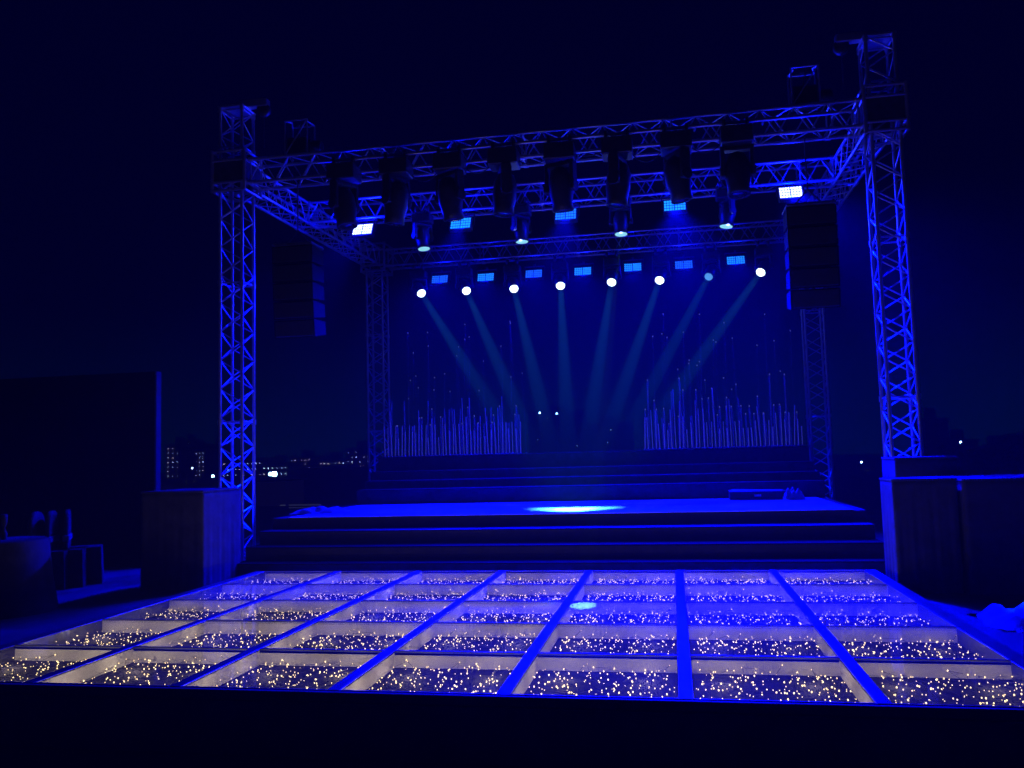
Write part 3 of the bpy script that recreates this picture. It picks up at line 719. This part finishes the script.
lamp(213.5, 476, 50, LAMPM, .22, 'small white lamp at the left edge of the front left truss tower'); lamp(960, 442, 55, LAMPM, .16, 'single white lamp above the trees on the right')
lamp(861, 462, 50, LAMPM, .14, 'small white lamp between the right towers'); lamp(540, 413, 70, LAMPM, .2, 'left one of two white lamps in the gap between the rod banks'); lamp(557, 413.5, 70, LAMPM, .2, 'right one of two white lamps in the gap between the rod banks')
lamp(193, 468, 60, WINM, .22, 'faint lamp with a cross shaped glare left of the front left tower')
q = at(293, 445, 'y', 75)
t = thing('antenna_mast', (q.x, 75, GROUND), 'thin lattice mast rising above the skyline', 'mast')
MB().tube((0,0,0), (0,0,q.z-GROUND), .14, 5, .05).build('mast', STEEL, t)
# terrace edge: low hedge, hut with a small lit window, rail
a = at(300, 470, 'y', 26); c = at(374, 470, 'y', 26)
t = thing('terrace_wall', ((a.x+c.x)/2, 26, GROUND), 'dark terrace wall behind the left end of the stage', 'wall')
MB().box((-(c.x-a.x)/2,0,0), ((c.x-a.x)/2,.3,a.z-GROUND), .02).build('wall', WALLM, t)
MB().box((-(c.x-a.x)/2-.05,-.05,a.z-GROUND+.003), ((c.x-a.x)/2+.05,.35,a.z-GROUND+.08), .01).build('coping', WALLM, t)
a = at(257, 482, 'y', 22); c = at(290, 482, 'y', 22)
t = thing('terrace_hut', ((a.x+c.x)/2, 22, GROUND), 'small beige hut with a faint window behind the left end of the stage', 'hut')
HUTM = emit('hut_paint_glow', (.5,.42,.5), .004, base=(.35,.3,.27)); w = (c.x-a.x)/2  # faint emission in the wall paint stands in for light on it
MB().box((-w,0,0), (w*.7,1.5,a.z-GROUND), .02).build('wall', HUTM, t); MB().box((-w-.1,-.1,a.z-GROUND+.003), (w*.7+.1,1.6,a.z-GROUND+.07), .01).build('roof', WALLM, t)
q = at(282.5, 507, 'y', 21.9); f = MB().box((-.12,-.02,-.09), (.12,.0,.09), .005).build('window', mat('window_frame', (.3,.3,.3), .6), t, (q.x-(a.x+c.x)/2, -.05, q.z-GROUND))
MB().quad((-.1,-.025,-.07), (-.01,-.025,-.07), (-.01,-.025,.07), (-.1,-.025,.07)).quad((.01,-.025,-.07), (.1,-.025,-.07), (.1,-.025,.07), (.01,-.025,.07)).build('pane', emit('pane_dim', (.6,.7,.8), .10), f)
a = at(289, 505, 'y', 20); c = at(321, 504, 'y', 20)
t = thing('terrace_railing', ((a.x+c.x)/2, 20, GROUND), 'pale terrace railing right of the small hut', 'railing')
w = (c.x-a.x)/2; b = MB(); b.box((-w,-.02,a.z-GROUND-.03), (w,.02,a.z-GROUND+.02)); b.box((-w,-.02,a.z-GROUND-.10), (w,.02,a.z-GROUND-.07)); b.build('rail', emit('rail_paint_glow', (.6,.65,.7), .035, base=(.6,.6,.6)), t)  # pale paint given its own glow in place of light on the railing
for k in range(4): MB().box((-.02,-.02,0), (.02,.02,a.z-GROUND-.1)).build('post', STEEL, t, (-w+.03+k*(2*w-.06)/3, 0, 0))
def tree(px, pytop, Y, halfw, label, seed):
    r = random.Random(seed); q = at(px, pytop, 'y', Y); H = q.z-GROUND
    t = thing('broadleaf_tree', (q.x, Y, GROUND), label, 'tree', 'dark trees beyond the terrace')
    tr = MB(); tr.tube((0,0,0), (.05,0,H*.5), .16, 8, .09)
    for k in range(6):
        a = r.uniform(0, 6.28); tr.tube((.04,0,H*.35+k*.1), (math.cos(a)*halfw*.6, math.sin(a)*halfw*.6, H*r.uniform(.55,.85)), .06, 6, .02)
    tr.build('trunk', BARKM, t)
    cr = MB()
    cl = [(Vector((r.gauss(0,.38)*halfw, r.gauss(0,.35)*halfw, H*r.uniform(.42,.88))), r.uniform(.22,.42)*halfw) for _ in range(16)]+[(Vector((0,0,H*.86)), .25*halfw)]
    for c, rad in cl:
        for k in range(170):
            d = Vector((r.gauss(0,1), r.gauss(0,1), r.gauss(0,1))).normalized()*rad*r.uniform(.5,1.08); p = c+d; s = r.uniform(.05,.11)
            u = Vector((r.gauss(0,1), r.gauss(0,1), r.gauss(0,1))).normalized(); v = u.orthogonal().normalized()
            cr.quad(p-u*s, p-v*s*.5, p+u*s, p+v*s*.5)
    cr.build('crown', LEAFM, t)
tree(1012, 436, 30, 1.3, 'round headed dark tree at the right edge of the picture', 1); tree(935, 450, 34, 1.1, 'small dark tree just right of the front right tower', 2); tree(985, 452, 34, 1.3, 'low bushy dark tree between the lamp and the round tree', 3)

# ---------------------------------------------------------------- light pools and tower uplights
src = at(621, 231, 'y', 8.3); _q = at(546, 603.5, 'z', 0)
spot('pool_lamp', (src.x, 8.3, src.z-.05), _q, 2600, 1.9, .9, (.02,.55,1.0), soft=.02)
spot('pool_lamp', (src.x, 8.3, src.z-.05), (4.16, 2.80, 0), 16000, 1.9, .3, (.30,.90,1.0), soft=.01)
heap('cloth_bundle', (7.85, 2.95, GROUND), (.42,.36,.17), 'crumpled cloth bundle glowing blue and cyan at the right edge', 'cloth', FAB, 3)
src = at(621, 231, 'y', 8.3)
spot('pool_lamp', (src.x, 8.3, src.z-.05), (8.0, 2.9, GROUND), 2600, 4.0, .9, (.0,.30,1.0), soft=.02)
for (x, y, e) in ((XL, YF, 190), (XR, YF, 150), (XLB, YB, 40), (XRB, YB, 40)):
    t = thing('uplight', (x, y, GROUND+.05), 'small blue uplight inside the foot of the ' + ('front' if y < 8 else 'back') + (' left' if x < 3 else ' right') + ' tower', 'uplight', 'uplights inside the tower feet')
    MB().lathe([(.06,0), (.075,.02), (.075,.11), (.06,.12)], 16).build('can', BLACK, t)
    MB().lathe([(.05,.121), (.052,.124)], 16).build('lens', emit('uplight_lens', (.02,.05,1), 3), t)
    spot('uplight_lamp', (x, y, GROUND+.20), (x, y, 5), e*9, 60, .9, (.0,.004,1.0), soft=.06)
